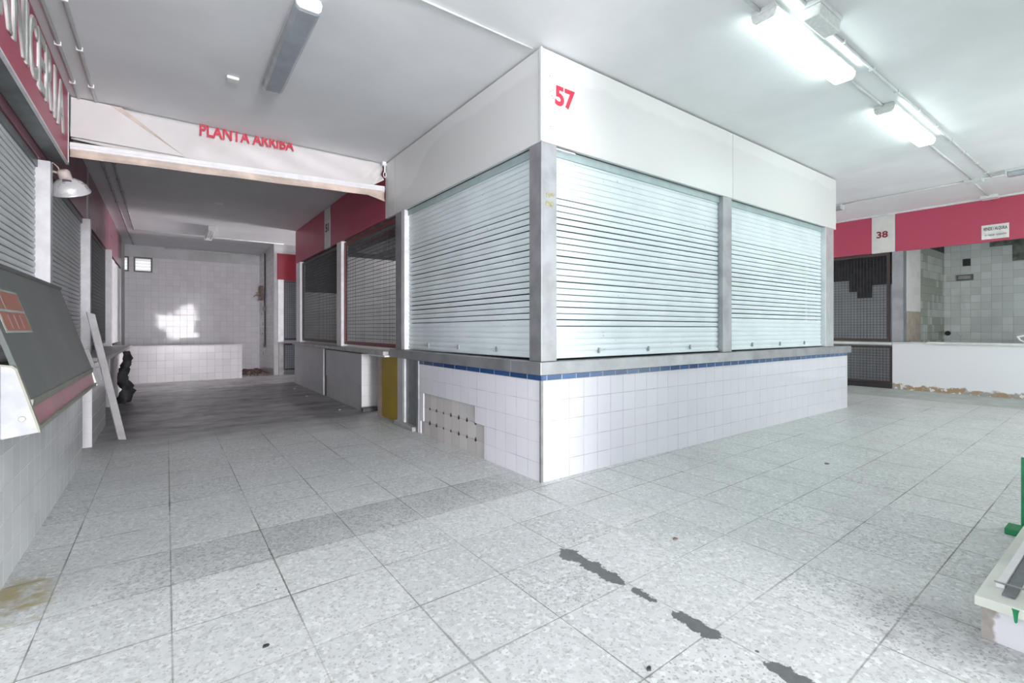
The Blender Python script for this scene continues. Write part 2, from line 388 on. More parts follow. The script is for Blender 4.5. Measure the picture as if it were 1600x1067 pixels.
def text(body, name, mat, parent, org, u, v, width, height, depth=.004, bold=.0, cut=None, label=None, shear=0):
    """letters as a mesh, fitted to width x height from the lower left corner org, along u and v"""
    cu = bpy.data.curves.new('lettering', 'FONT'); cu.body = body; cu.size = 1; cu.extrude = .01; cu.offset = bold; cu.shear = shear
    cu.resolution_u = 4
    t = bpy.data.objects.new('lettering', cu); COL.objects.link(t)
    bpy.context.view_layer.update()
    dg = bpy.context.evaluated_depsgraph_get()
    me = bpy.data.meshes.new_from_object(t.evaluated_get(dg), depsgraph=dg)
    bpy.data.objects.remove(t); bpy.data.curves.remove(cu)
    bm = bmesh.new(); bm.from_mesh(me); bpy.data.meshes.remove(me)
    xs = [q.co.x for q in bm.verts]; ys = [q.co.y for q in bm.verts]
    x0, x1, y0, y1 = min(xs), max(xs), min(ys), max(ys)
    u = Vector(u).normalized(); v = Vector(v).normalized(); w = u.cross(v); org = Vector(org)
    for q in bm.verts:
        a = (q.co.x-x0)/(x1-x0)*width; b = (q.co.y-y0)/(y1-y0)*height; c = (q.co.z+.01)/.02*depth
        q.co = org+u*a+v*b+w*c
    if cut is not None:
        bmesh.ops.bisect_plane(bm, geom=bm.verts[:]+bm.edges[:]+bm.faces[:], plane_co=cut[0], plane_no=cut[1], clear_outer=True)
    mb = MB(); mb.bm.free(); mb.bm = bm
    return mb.build(name, mat, parent, label=label)

# ------------------------------------------------------------------ camera
cam_d = bpy.data.cameras.new('camera'); cam = bpy.data.objects.new('camera', cam_d); COL.objects.link(cam)
cam.location = (-2.27, -2.745, 1.15)
cam.rotation_euler = (math.pi/2, 0, -math.atan2(.5885, .8085))
cam_d.sensor_width = 36; cam_d.lens = 742/1600*36; cam_d.shift_y = -19.5/1600; cam_d.clip_start = .05
SC.camera = cam

# ------------------------------------------------------------------ the setting
YB = 12.6; YF = -11.0; XR = 11.3; XL = -4.4
struct('floor', B(-7.2, XR+.2, YF-.2, YB+.2, -.12, 0), 'floor')
struct('ceiling', B(-7.2, XR+.2, YF-.2, YB+.2, H, H+.12), 'ceil')
struct('wall_left', B(XL-.12, XL, -.15, YB, 0, H), 'plaster')
struct('wall_left_near', MB().box(-7.0, -3.12, -.15, -.05, 0, H).box(-7.0, -3.3, -3.4, -3.3, 0, H).box(-7.12, -7.0, -3.4, -.05, 0, H).box(-3.3, -3.15, -3.3, -.15, 2.75, H).box(-3.3, -3.15, YF, -3.3, 0, H), 'plaster')  # unseen opening and alcove added so fill light reaches the kiosk
struct('wall_right', B(XR, XR+.12, -5.1, YB, 0, H), 'tile_stall')
# back wall with two louvred windows
wb = MB().box(XL, .35, YB, YB+.15, 0, 2.6)
for a, b in ((XL, -3.37), (-3.03, -2.94), (-2.56, .35)): wb.box(a, b, YB, YB+.15, 2.6, 2.98)
struct('wall_back', wb, 'tile_back')
struct('wall_back_upper', B(XL, .35, YB-.008, YB+.15, 2.98, H), 'plaster')
struct('wall_back_right', B(.35, XR, YB, YB+.15, 0, H), 'plaster')
for i, (a, b) in enumerate(((-3.37, -3.03), (-2.94, -2.56))):
    f = MB()
    f.box(a, a+.035, YB-.02, YB+.06, 2.6, 2.98).box(b-.035, b, YB-.02, YB+.06, 2.6, 2.98)
    f.box(a+.035, b-.035, YB-.02, YB+.06, 2.6, 2.635).box(a+.035, b-.035, YB-.02, YB+.06, 2.945, 2.98)
    w = struct('window_%d' % (i+1), f, 'greyplastic')
    for j in range(4):
        z = 2.645+j*.077
        MB().prism([(a+.035, YB+.005, z), (a+.035, YB+.012, z-.004), (a+.035, YB+.055, z+.072), (a+.035, YB+.048, z+.076)], (b-a-.07, 0, 0)).build('louvre', 'pane', w)
# end of the passage: side wall and the stall beyond the kiosk
struct('wall_passage_end', B(-.1, .1, 10.32, YB, 0, H), 'tile_sidewall')
struct('wall_far_right', B(2.605, 8.5, 10.3, 10.5, 0, H), 'plaster')
struct('wall_far_upper', B(.1, 2.6, 10.33, 10.5, 2.98, H), 'plaster')
# entrance side behind the camera: door wall, then added walls that shape the light
we = MB().box(-3.3, -2.85, YF-.15, YF, 0, H).box(-2.85, -.6, YF-.15, YF, 2.75, H).box(-.6, 0, YF-.15, YF, 0, H)
struct('wall_front', we, 'plaster')
struct('wall_light_block', B(-.1, .0, YF, -2.9, 0, H), 'plaster')  # unseen wall added to keep the door light off the kiosk front
struct('wall_front_aisle', MB().box(.0, 3.2, -4.7, -4.6, 0, H).box(7.6, 8.5, -4.7, -4.6, 0, H).box(3.2, 7.6, -4.7, -4.6, 2.75, H), 'plaster')  # unseen wall, its opening added for the front fill light
dfr = MB()
for x in (-2.85, -2.25, -1.65, -1.15, -.66): dfr.box(x, x+.06, YF+.04, YF+.1, 0, 2.75)
dfr.box(-2.85, -.6, YF+.04, YF+.1, 2.08, 2.16).box(-2.85, -1.65, YF+.05, YF+.09, 2.16, 2.75).box(-2.85, -.6, YF+.04, YF+.1, 0, .5).box(-2.85, -2.25, YF+.05, YF+.09, .5, 1.2)
struct('door_light_bars', dfr, 'greyplastic')  # unseen bars and panels added to break up the door light's reflection
# interior of kiosk 57 (closed box behind the shutters) and its partitions
struct('wall_kiosk_right', B(5.3, 5.36, .35, 8.3, 0, H), 'plaster')
struct('wall_kiosk_rear', B(.1, 5.36, 8.3, 8.38, 0, H), 'dark')
struct('wall_partition_1', MB().box(.14, 5.3, 2.92, 2.98, 0, H), 'dark')
struct('wall_partition_2', MB().box(.16, 5.3, 5.30, 5.36, 0, 2.36), 'tile_dim')
struct('wall_partition_3', MB().box(.16, 5.3, 5.30, 5.36, 2.36, H), 'dark')
struct('wall_partition_4', MB().box(.16, 5.3, 8.24, 8.30, 0, 1.95), 'tile_dim')
# stall 38 side walls
struct('wall_stall_side', MB().box(8.69, XR, .05, .17, 0, 2.78), 'tile_stallside')
struct('wall_stall_side_upper', MB().box(8.56, XR, .05, .17, 2.78, H), 'dark')
struct('wall_stall_left_back', MB().box(9.15, 9.25, .17, 1.9, 0, H), 'tile_dimx')
struct('wall_stall_far', MB().box(8.56, XR, 1.9, 2.0, 0, H), 'dark')
struct('wall_right_far', MB().box(8.5, 8.6, 2.0, 8.45, 0, H).box(8.5, 8.6, 8.45, 10.3, 2.8, H), 'plaster')  # opening under the lintel added for the rear fill light
struct('wall_stall_near', MB().box(8.56, XR, -5.1, -5.0, 0, H), 'plaster')
# sloping cement fillet in front of stall 38
MB().prism([(7.6, .87, 0.0), (8.56, .87, 0.0), (8.56, .87, .055)], (0, -6, 0)).build('trim_1', 'screed', kind='structure')

# ------------------------------------------------------------------ generic builders
def shutter(name, label, cat_loc, ax, plane, a, b, z0, z1, sgn, mat, group, loose=(8, 27), tilt=0, parts=True, gapw=.0085):
    """roller shutter in plane x=plane (ax='x', spans y a..b) or y=plane (spans x a..b); sgn = outward direction"""
    mid = (a+b)/2
    t = thing(name, label, 'shutter', (plane, mid, z0) if ax == 'x' else (mid, plane, z0), group)
    P = .0502; n = int((z1-z0-.05)/P)
    segs = []; prof = [(z0, 0.0), (z0+.05, 0.0)]
    z = z0+.05
    for i in range(n):
        op = loose[0] <= i < loose[1]
        gap = (gapw if op else .0022)*random.uniform(.65, 1.2)
        dep = .010 if op else .005
        prof += [(z, 0), (z+.0004, -dep)]
        if op: segs.append(prof); prof = []
        prof += [(z+gap, -dep), (z+gap+.0004, .001)]
        for q in (.25, .5, .75): prof.append((z+gap+(P-gap)*q, .0015+.0045*math.sin(math.pi*q)))
        z += P
    prof.append((z1, 0))
    def pt(s, z, d):
        q = plane+sgn*d
        zz = z0+(z-z0)+tilt*(s-a)*(1-(z-z0)/(z1-z0))
        return (q, s, zz) if ax == 'x' else (s, q, zz)
    k = 12
    segs.append(prof); cm = MB()
    for sg_ in segs: cm.grid([[pt(a+(b-a)*j/k, z, d) for j in range(k+1)] for z, d in sg_])
    cm.build('slat_curtain', mat, t, solid=.0)
    # bottom rail with lock staples
    def bx(s0, s1, d0, d1, za, zb):
        q0, q1 = plane+sgn*d0, plane+sgn*d1
        return B(q0, q1, s0, s1, za, zb) if ax == 'x' else B(s0, s1, q0, q1, za, zb)
    r = bx(a, b, -.02, .012, z0+.002, z0+.03)
    r.build('bottom_rail', mat, t, bevel=.003)
    if parts:
        for fr in (.22, .5, .78):
            s = a+(b-a)*fr
            l = bx(s-.008, s+.008, .004, .018, z0+.03, z0+.075).build('lock_staple', 'steel', t)
    # shutter box lip under the fascia
    lip = bx(a, b, -.05, .02, z1-.065, z1-.002)
    lip.build('guide_lip', 'lip' if mat == 'shutter' else 'dark_metal', t)
    bx(a, b, -.06, -.012, z1-.1, z1+.0).build('shutter_box', 'greyplastic', t)
    return t

def grille(name, label, ax, plane, a, b, z0, z1, pitch, r, fr, fmat, loc, group=None, parent=None):
    t = parent or thing(name, label, 'grille', loc, group)
    def bx(m, s0, s1, d0, d1, za, zb):
        return m.box(plane+d0, plane+d1, s0, s1, za, zb) if ax == 'x' else m.box(s0, s1, plane+d0, plane+d1, za, zb)
    m = MB()
    nu = max(1, round((b-a)/pitch)); nv = max(1, round((z1-z0)/pitch))
    for i in range(1, nu):
        s = a+(b-a)*i/nu; bx(m, s-r, s+r, -r, r, z0, z1)
    for j in range(1, nv):
        z = z0+(z1-z0)*j/nv; bx(m, a, b, -r-.001, r-.001, z-r, z+r)
    m.build('wire_mesh', 'mesh', t)
    f = MB()
    bx(f, a-fr, a, -.015, .015, z0-fr, z1+fr); bx(f, b, b+fr, -.015, .015, z0-fr, z1+fr)
    bx(f, a, b, -.015, .015, z0-fr, z0); bx(f, a, b, -.015, .015, z1, z1+fr)
    f.build('frame', fmat, t)
    return t

GS = 'metal posts between the stall openings'
def post(label, x0, x1, y0, y1, z0, z1, mat='alu', name='metal_post', bevel=.004):
    return B(x0, x1, y0, y1, z0, z1).build(name, mat, loc=((x0+x1)/2, (y0+y1)/2, z0), bevel=bevel, label=label, cat='post', group=GS)
GF = 'fascia panels above the stalls'
def fascia(label, x0, x1, y0, y1, z0, z1, mat, bevel=.002):
    return B(x0, x1, y0, y1, z0, z1).build('fascia_panel', mat, loc=((x0+x1)/2, (y0+y1)/2, z0), bevel=bevel, label=label, cat='fascia panel', group=GF)

# ------------------------------------------------------------------ kiosk 57
ZF0, ZF1 = 2.56, 3.262
p57 = fascia('white fascia panel with red number 57 at the kiosk corner', 0, 2.678, 0, .035, ZF0, ZF1, 'fascia')
text('57', 'number', 'redpaint', p57, (.135, -.0005, 2.865), (1, 0, 0), (0, 0, 1), .205, .155, .003, .035, label='red painted number 57')
for x, z in ((.09, 2.955), (.115, 2.97), (.105, 2.925), (.12, 2.91), (.085, 3.07), (.09, 2.69)): MB().lathe([(.0, -.001), (.004, -.001), (.004, .001), (0, .001)], (x, 0, z), (0, 1, 0), 8).build('screw_hole', 'darknum', p57)
fascia('plain white fascia panel right of the one numbered 57', 2.684, 5.385, 0, .035, ZF0, ZF1, 'fascia')
fascia('short white return panel at the right end of the kiosk fascia', 5.385, 5.42, 0, 1.2, ZF0, ZF1, 'fascia')
fascia('long white fascia panel with patchy paint on the left face of the kiosk', 0, .035, .038, 2.815, ZF0, ZF1, 'fascia')
fascia('narrow white fascia panel beside the banner end', 0, .035, 2.822, 3.13, ZF0, ZF1, 'fascia')
fascia('red fascia panel between the white kiosk panel and number 51', 0, .035, 3.135, 5.66, ZF0, ZF1, 'red')
p51 = fascia('narrow grey fascia panel with small number 51', -.002, .035, 5.664, 6.03, ZF0, ZF1, 'panel38')
text('51', 'number', 'darknum', p51, (-.0025, 5.945, 2.845), (0, -1, 0), (0, 0, 1), .2, .14, .003, .03)
fascia('red fascia panel left of number 51, farthest on the kiosk', 0, .035, 6.034, 8.36, ZF0, ZF1, 'red')
B(-.008, .004, -.008, .004, ZF0, ZF1).build('corner_trim', 'white_paint', loc=(0, 0, ZF0), label='thin white trim on the fascia corner beside number 57', cat='trim')

ZL = .905
cp = thing('metal_post', 'wide steel corner post at the front corner of the kiosk', 'post', (.07, .07, ZL), GS)
B(0, .153, 0, .146, ZL, ZF0-.001).build('shaft', 'steel', cp, bevel=.003)
for cx, cz in ((.062, 2.165), (.105, 2.17), (.06, 2.10), (.105, 2.10)):
    pts = [(cx+.031*math.cos(a)*random.uniform(.5, 1), -.0015, cz+.024*math.sin(a)*random.uniform(.6, 1.1)) for a in [i*math.pi/4.5 for i in range(9)]]
    MB().prism(pts, (0, .0015, 0)).build('sticker_residue', 'paperstain', cp, label='peeled yellowish sticker residue')
post('steel post between the two front shutters of the kiosk', 2.49, 2.66, .0, .12, ZL, ZF0-.001, 'steel')
post('slim aluminium post at the right end of the kiosk front', 5.07, 5.34, .0, .1, ZL, ZF0-.001, 'alu')
GSh = 'roller shutters of the stalls'
shutter('roller_shutter', 'large pale green roller shutter right of the corner post', None, 'y', .062, .156, 2.488, .918, ZF0-.002, -1, 'shutter', GSh, (4, 25))
shutter('roller_shutter', 'smaller pale green roller shutter at the right end of the kiosk', None, 'y', .062, 2.663, 5.068, .918, ZF0-.002, -1, 'shutter', GSh, (6, 24))
shutter('roller_shutter', 'pale green roller shutter on the left face of the kiosk', None, 'x', .062, .149, 2.528, .922, ZF0-.002, -1, 'shutter', GSh, (5, 24), tilt=-.006)
B(.156, .36, .01, .05, 2.535, 2.545).build('loose_cable', 'white_paint', loc=(.25, .03, 2.535), label='short pale strip hanging under the fascia beside the corner post', cat='cable')

kc = thing('kiosk_counter', 'low white tiled counter with blue edge tiles under the kiosk shutters', 'counter', (0, 0, 0))
MB().box(.02, 5.82, .012, .3, 0, .80).box(.012, .3, .3, 2.12, 0, .80).build('core', 'mortar', kc)
B(.012, 5.83, 0, .0119, 0, .762).build('tile_face', 'tile_front', kc)
B(5.82, 5.83, .012, .3, 0, .762).build('tile_face', 'tile_front', kc)
s = MB()
zr = [0, .14, .29, .44, .762]
s.box(0, .0119, .0, .79, 0, .14+.155).box(0, .0119, 0, .945, .295, .45).box(0, .0119, 0, 2.12, .45, .762)
s.box(0, .0119, 2.02, 2.12, .14, .45).box(0, .0119, 2.09, 2.12, 0, .14)
s.build('tile_face', 'tile_side', kc)
MB().box(.012, 5.83, -.002, .0119, .762, .80).build('blue_tile_band', 'tile_blue', kc)
MB().box(-.002, .0119, .0, 2.12, .762, .80).build('blue_tile_band', 'tile_blue_s', kc)
lg = MB().box(-.035, 5.88, -.035, .34, .805, .902).box(-.035, .34, .34, 2.9, .805, .902)
lg.build('steel_ledge', 'steel', kc, bevel=.004)
B(-.009, .012, -.009, .012, 0, .762).build('corner_strip', 'cornergrey', kc, bevel=.002)
# mortar nibs in the bared patch
for (yy, zz) in [(y0, z0) for z0 in (.135, .29) for y0 in [.95+.155*i for i in range(7)]]:
    q = random.uniform(.008, .02)
    MB().prism([(.0117, yy-q, zz), (.0117, yy, zz+q*1.7), (.0117, yy+q, zz), (.0117, yy+.003, zz-q*.8)], (-.004, 0, 0)).build('mortar_nib', 'darknum', kc)

# ------------------------------------------------------------------ left face of the kiosk beyond the shutter
post('dark steel post at the left edge of the kiosk shutter', 0, .12, 2.62, 2.80, ZL, ZF0-.001, 'steel')
post('white upright strip between the kiosk shutter and the steel post', .0, .1, 2.53, 2.615, ZL, ZF0-.001, 'alu_light')
post('grey and white post left of the large mesh window', -.005, .1, 5.02, 5.27, .875, ZF0-.001, 'alu_light')
post('white post at the far end of the kiosk', -.005, .1, 7.92, 8.28, .875, ZF0-.001, 'alu_light')
GG = 'wire mesh grilles in the stall openings'
gw = grille('mesh_grille', 'large wire mesh window under the red fascia beside the kiosk shutter', 'x', .05, 2.86, 4.94, .96, 2.48, .052, .0026, .05, 'rustred', (.05, 3.9, .9), GG)
grille('mesh_grille', 'dark wire mesh window farthest along the kiosk', 'x', .05, 5.34, 7.86, .96, 2.48, .052, .0026, .05, 'mesh_frame', (.05, 6.6, .9), GG)
B(.2, .55, 2.985, 4.9, 2.38, 2.5).build('shutter_box', 'dark_metal', loc=(.4, 3.9, 2.38), label='grey rolled shutter box behind the large mesh window', cat='shutter box')
B(1.2, 1.28, 5.24, 5.298, 1.43, 1.49).build('wall_socket', 'black', loc=(1.24, 5.25, 1.43), label='small black wall socket seen through the large mesh window', cat='socket')
# doorway and panels below
B(.02, .05, 2.175, 2.525, 0, .80).build('steel_door', 'doorsteel', loc=(.11, 2.35, 0), label='low dark steel door beside the white kiosk counter', cat='door')
post('thin steel upright at the left end of the white kiosk counter', -.012, .05, 2.122, 2.17, 0, .80, 'steel')
post('pale jamb of the low steel door', .0, .05, 2.53, 2.575, 0, .80, 'alu_light')
post('grey jamb between the low steel door and the ochre panel', .0, .05, 2.58, 2.74, 0, .80, 'alu')
B(-.05, .09, 2.2, 2.74, 0, .05).build('door_sill', 'slab', loc=(0, 2.4, 0), bevel=.005, label='stone sill in front of the low steel door', cat='sill')
B(.0, .04, 2.745, 3.25, .02, .80).build('ochre_panel', 'yellow', loc=(.02, 3, .02), label='ochre yellow panel beside the low steel door', cat='panel')
B(.005, .04, 3.25, 3.42, 0, .80).build('beige_board', 'beige', loc=(.02, 3.3, 0), label='narrow beige board left of the ochre panel', cat='board')
mc = thing('tiled_counter', 'grey tiled counter with bright white end beyond the ochre panel', 'counter', (0, 4.8, 0))
B(-.045, .3, 3.90, 5.72, 0, .80).build('body', 'tile_mid', mc)
B(-.055, -.0452, 3.90, 5.72, .36, .80).build('upper_facing', 'stonegrey', mc)
B(-.0551, .3, 3.885, 3.899, .06, .80).build('end_face', 'tile_midend', mc)
B(-.1, .36, 2.95, 8.22, .82, .872).build('stone_worktop', 'slab', loc=(.1, 5.5, .82), bevel=.006, label='long worn stone worktop under the kiosk mesh windows', cat='worktop')
B(-.09, .0, 2.93, 3.5, .80, .82).build('white_edge_strip', 'white_paint', loc=(-.04, 3.2, .8), label='white strip under the near end of the worn stone worktop', cat='strip')
post('brown upright between the grey tiled counter and the grey board', -.04, .1, 5.74, 5.86, 0, .82, 'mesh_frame')
B(-.06, .0, 5.88, 8.16, .0, .82).build('grey_board', 'stonegrey', loc=(-.03, 7, 0), bevel=.004, label='plain grey front board at the far end of the kiosk', cat='board')
go = thing('plastic_rail', 'dark grey plastic rail lying at the foot of the white tiled counter end', 'rail', (.02, 3.8, 0))
B(-.07, .14, 3.77, 3.88, .0, .05).build('body', 'greyplastic', go, bevel=.006)
B(-.075, .145, 3.775, 3.785, .028, .058).build('lip', 'black', go, bevel=.003)

# ------------------------------------------------------------------ stall beyond the passage end
fascia('crimson fascia panel at the end of the passage behind the kiosk', -.03, 2.6, 10.28, 10.325, 2.38, 3.04, 'red2')
post('scuffed pale pillar at the end of the passage under the crimson panel', -.03, .1, 10.2, 10.315, .82, 2.38, 'alu_light')
post('weathered stub post below the scuffed pale pillar', .0, .1, 10.22, 10.315, .0, .82, 'slab')
grille('mesh_grille', 'blue grey wire mesh door under the crimson panel', 'y', 10.3, .15, 1.4, .92, 2.32, .052, .003, .045, 'mesh_frame', (.8, 10.3, .85), GG)
grille('mesh_grille', 'low wire mesh panel under the blue grey mesh door', 'y', 10.3, .15, 1.4, .16, .74, .052, .003, .045, 'mesh_frame', (.8, 10.3, .1), GG)
B(.15, 2.6, 10.12, 10.3, .80, .85).build('stone_worktop', 'slab', loc=(1.2, 10.2, .8), label='stone worktop under the blue grey mesh door', cat='worktop')
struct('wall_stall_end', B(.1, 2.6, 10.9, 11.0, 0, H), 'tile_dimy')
cb = thing('black_cable', 'black cable clipped down the tiled wall at the passage end', 'cable', (-.11, 11.6, .7))
MB().tube([(-.112, 11.62, 3.2), (-.112, 11.60, 2.3), (-.115, 11.66, 1.95), (-.112, 11.62, 1.7), (-.112, 11.6, .7)], .012, 8).build('wire', 'black', cb)
B(-.16, -.1, 11.56, 11.68, 1.64, 1.76).build('junction_box', 'greyplastic', cb, bevel=.005)
B(-.14, -.1, 11.57, 11.66, .66, .74).build('lower_box', 'black', cb, bevel=.004)
B(-.18, -.1, 12.0, 12.1, 1.95, 2.35).build('rusty_bracket', 'debris', loc=(-.14, 12.05, 1.95), label='rusty bracket high on the tiled wall at the passage end', cat='bracket')
tap = MB().tube([(-.1, 12.3, 2.1), (-.25, 12.3, 2.1), (-.29, 12.3, 2.05)], .018, 8)
tap.tube([(-.2, 12.3, 2.1), (-.2, 12.3, 2.17)], .012, 8).tube([(-.24, 12.3, 2.175), (-.16, 12.3, 2.175)], .012, 8)
tap.build('brass_tap', 'beige', loc=(-.1, 12.3, 2.05), label='small brass tap on the tiled wall at the passage end', cat='tap')
for i in range(7):
    y = 11.9+random.random()*.4; z = .45+i*.27
    MB().prism([(-.101, y, z), (-.101, y+.06, z+.02), (-.101, y+.04, z+.07), (-.101, y-.02, z+.05)], (-.004, 0, 0)).build('wall_plug', 'black', loc=(-.1, y, z), label='black plug hole in the tiled wall at the passage end', cat='hole', group='plug holes at the passage end')
pw = thing('low_tiled_wall', 'low white tiled wall across the end of the passage', 'wall', (-1.9, 9.95, 0))
B(-3.3, -.84, 9.93, 10.25, 0, .77).build('body', 'tile_pony', pw)
B(-3.3, -.835, 9.925, 10.26, .77, .79).build('coping', 'tile_back', pw)
rb = MB()
for i in range(26):
    x = random.uniform(-.82, -.15); y = random.uniform(10.4, 12.5); q = random.uniform(.02, .07)
    rb.prism([(x+q*math.cos(a)*random.uniform(.6, 1), y+q*math.sin(a)*random.uniform(.6, 1), 0.0) for a in [k*math.pi/3 for k in range(6)]], (0, 0, random.uniform(.015, .05)))
rb.box(-.83, -.11, 10.8, 12.55, 0, .012)
rb.build('rubble', 'debris', loc=(-.5, 11.5, 0), label='brown rubble on the floor behind the low tiled wall', cat='rubble', kind='stuff')

# ------------------------------------------------------------------ left row of stalls
XS = -3.15
GSL = GSh
for nm, lab, a, b in (('a', 'grey roller shutter under the large red sign', -.04, 2.74), ('b', 'grey roller shutter behind the bell shaped lamp', 2.87, 5.32)):
    shutter('roller_shutter', lab, None, 'x', XS, a, b, .95, 2.555, 1, 'shutterL', GSL, (2, 34), parts=False)
def lpost(lab, y, mat='postwhite'):
    post(lab, -3.19, -3.055, y, y+.1, .906 if y < 3 else .847, 2.557, mat)
lpost('pale post behind the bell shaped lamp', 2.75)
lpost('pale post above the leaning metal strip', 5.34)
lpost('pink tinged post between the mesh window and the white boards on the left', 8.22)
for lab, y0, y1, mt in (('plum fascia panel behind the large red sign', -.04, 2.98, 'pinkred'), ('plum fascia panel just past the large red sign', 2.985, 5.6, 'pinkred'),
                        ('second plum fascia panel past the banner on the left', 5.78, 8.3, 'pinkred'), ('farthest plum fascia panel on the left', 8.36, 11.55, 'pinkred')):
    fascia(lab, -3.18, -3.115, y0, y1, 2.56, H-.004, mt)
fascia('narrow pale fascia strip between plum panels on the left', -3.18, -3.112, 5.605, 5.775, 2.56, H-.004, 'stonegrey')
struct('wall_left_end', B(-3.25, -3.115, 11.56, YB, 0, H), 'plaster')
grille('mesh_grille', 'wire mesh window in the left row past the leaning strip', 'x', XS, 5.5, 8.14, .96, 2.49, .055, .003, .05, 'mesh_frame', (XS, 6.8, .9), GG)
B(-3.62, -3.6, 5.5, 8.1, 1.35, 2.4).build('white_board', 'alu_light', loc=(-3.61, 6.8, 1.35), label='white corrugated board behind the mesh window on the left', cat='board')
bd = MB()
y = 8.36
while y < 11.4:
    bd.box(-3.18, -3.13 if int((y-8.36)/.5) % 2 else -3.12, y, min(y+.49, 11.45), .87, 2.52); y += .5
bd.build('white_boards', 'alu_light', loc=(-3.15, 9.9, .87), label='tall white boards closing the last opening on the left', cat='boards')
# near left counter
lc = thing('tiled_counter', 'grey white tiled counter under the slanted display case', 'counter', (-3, 0, 0))
B(-3.2, -2.86, -.04, 2.79, 0, .86).build('body', 'tile_left', lc)
B(-3.25, -2.85, -.045, 2.80, .86, .905).build('worktop', 'slab', lc)
B(-3.22, -3.16, 2.8, 5.4, 0, .845).build('grey_board', 'slab', loc=(-3.2, 4, 0), label='grey board below the second left shutter', cat='board')
sc2 = thing('tiled_counter', 'tiled counter with white end behind the leaning metal strip', 'counter', (-3, 4.1, 0))
B(-3.15, -2.86, 3.42, 4.75, 0, .80).build('body', 'tile_left', sc2)
B(-3.15, -2.855, 3.40, 3.419, 0, .80).build('end_face', 'tile_leftend', sc2)
B(-3.15, -2.80, 3.98, 8.75, .80, .845).build('stone_worktop', 'slab', loc=(-3, 6, .8), bevel=.006, label='long stone worktop jutting out along the left row', cat='worktop')
B(-3.15, -2.94, 6.4, 9.0, 0, .80).build('plaster_plinth', 'plaster', loc=(-3, 7.6, 0), label='pale plaster plinth under the far end of the left worktop', cat='plinth')
# hanging black rag
rg = []
for i in range(15):
    z = .80-i*.055; row = []
    for j in range(11):
        a = 2*math.pi*j/10; r = (.055+.05*(i/14))*(1+.32*math.sin(3*a+i*1.3)+.25*math.sin(5*a-i*2.1)+random.uniform(-.15, .15)*(0 < j < 10))
        row.append((-2.79+.03*math.sin(i*.7)+r*math.cos(a)*.8, 6.9-.02*i+r*math.sin(a)*2.2, max(z, .002)))
    rg.append(row)
MB().grid(rg).build('black_rag', 'rag', loc=(-2.79, 6.9, 0), smooth=True, label='crumpled black rag hanging from the left worktop to the floor', cat='rag')

# display case
dc = thing('display_case', 'slanted dark green glass display case with pink strip on the left counter', 'display case', (-2.95, 1.2, .66))
yA, yB2 = .2, 2.36
def slab_pts(y, prof): return [(x, y, z) for x, z in prof]
MB().prism(slab_pts(yA+.03, [(-2.757, .835), (-2.945, 1.462), (-2.965, 1.458), (-2.777, .828)]), (0, yB2-yA-.03, 0)).build('glass_front', 'glassgreen', dc, bevel=.002)
MB().prism(slab_pts(yA+.03, [(-2.94, 1.455), (-2.935, 1.475), (-3.11, 1.475), (-3.11, 1.455)]), (0, yB2-yA-.03, 0)).build('top_panel', 'greyplastic', dc)
MB().prism(slab_pts(yA+.02, [(-2.752, .80), (-2.748, .835), (-2.775, .838), (-2.79, .80)]), (0, yB2-yA-.01, 0)).build('upper_rail', 'olive', dc)
MB().prism(slab_pts(yA+.02, [(-2.742, .715), (-2.758, .80), (-2.79, .80), (-2.775, .715)]), (0, yB2-yA-.01, 0)).build('pink_strip', 'pinkstrip', dc, label='faded pink strip')
MB().prism(slab_pts(yA+.02, [(-2.728, .695), (-2.728, .715), (-2.79, .715), (-2.79, .695)]), (0, yB2-yA-.01, 0)).build('bottom_rail', 'olive', dc, bevel=.002)
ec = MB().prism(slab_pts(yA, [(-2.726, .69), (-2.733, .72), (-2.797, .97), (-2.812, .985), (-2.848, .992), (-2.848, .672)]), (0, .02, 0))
ec.build('end_cap', 'cap', dc, bevel=.003, label='white end cap darkened against daylight')
MB().prism(slab_pts(yA-.004, [(-2.722, .69), (-2.728, .72), (-2.795, .975), (-2.81, .99), (-2.848, .997), (-2.848, .990), (-2.814, .983), (-2.802, .97), (-2.736, .72), (-2.73, .69)]), (0, .03, 0)).build('end_cap_edge', 'olive', dc)
MB().lathe([(0, -.002), (.009, -.002), (.009, .002), (0, .002)], (-2.781, yA-.002, .755), (0, 1, 0), 20).build('screw_cap', 'paper', dc)
MB().lathe([(.009, -.003), (.0125, -.003), (.0125, .002), (.009, .002)], (-2.781, yA-.002, .755), (0, 1, 0), 20).build('screw_ring', 'olive', dc)
MB().prism(slab_pts(yB2, [(-2.722, .69), (-2.735, .74), (-2.80, .985), (-2.84, .985), (-2.84, .69)]), (0, .24, 0)).build('end_cap', 'white_paint', dc, bevel=.003)
# sticker on the glass
sl = Vector((-2.945+2.757, 0, 1.462-.835)).normalized(); nrm = Vector((sl.z, 0, -sl.x))
def onglass(y, s, off=.002):
    return Vector((-2.757, y, .835))+sl*s+nrm*off
st = thing('notice_sticker', 'faded orange notice stuck on the dark green display glass', 'notice', tuple(onglass(.6, .4)))
MB().prism([onglass(.29, .31), onglass(.80, .31), onglass(.80, .525), onglass(.29, .525)], -nrm*.0015).build('border', 'stickerback', st)
og = MB()
for y0, y1, s0, s1 in ((.30, .43, .425, .515), (.45, .78, .425, .515), (.31, .78, .32, .412)):
    og.prism([onglass(y0, s0, .003), onglass(y1, s0, .003), onglass(y1, s1, .003), onglass(y0, s1, .003)], -nrm*.0008)
og.build('orange_field', 'orange', st)
for i in range(3):
    y0 = .42+i*.11; q = [onglass(y0, .33, .0036), onglass(y0+.02, .33, .0036), onglass(y0+.02, .40, .0036), onglass(y0, .40, .0036)]
    MB().prism(q, -nrm*.0004).build('faded_stroke', 'pinkstrip', st)

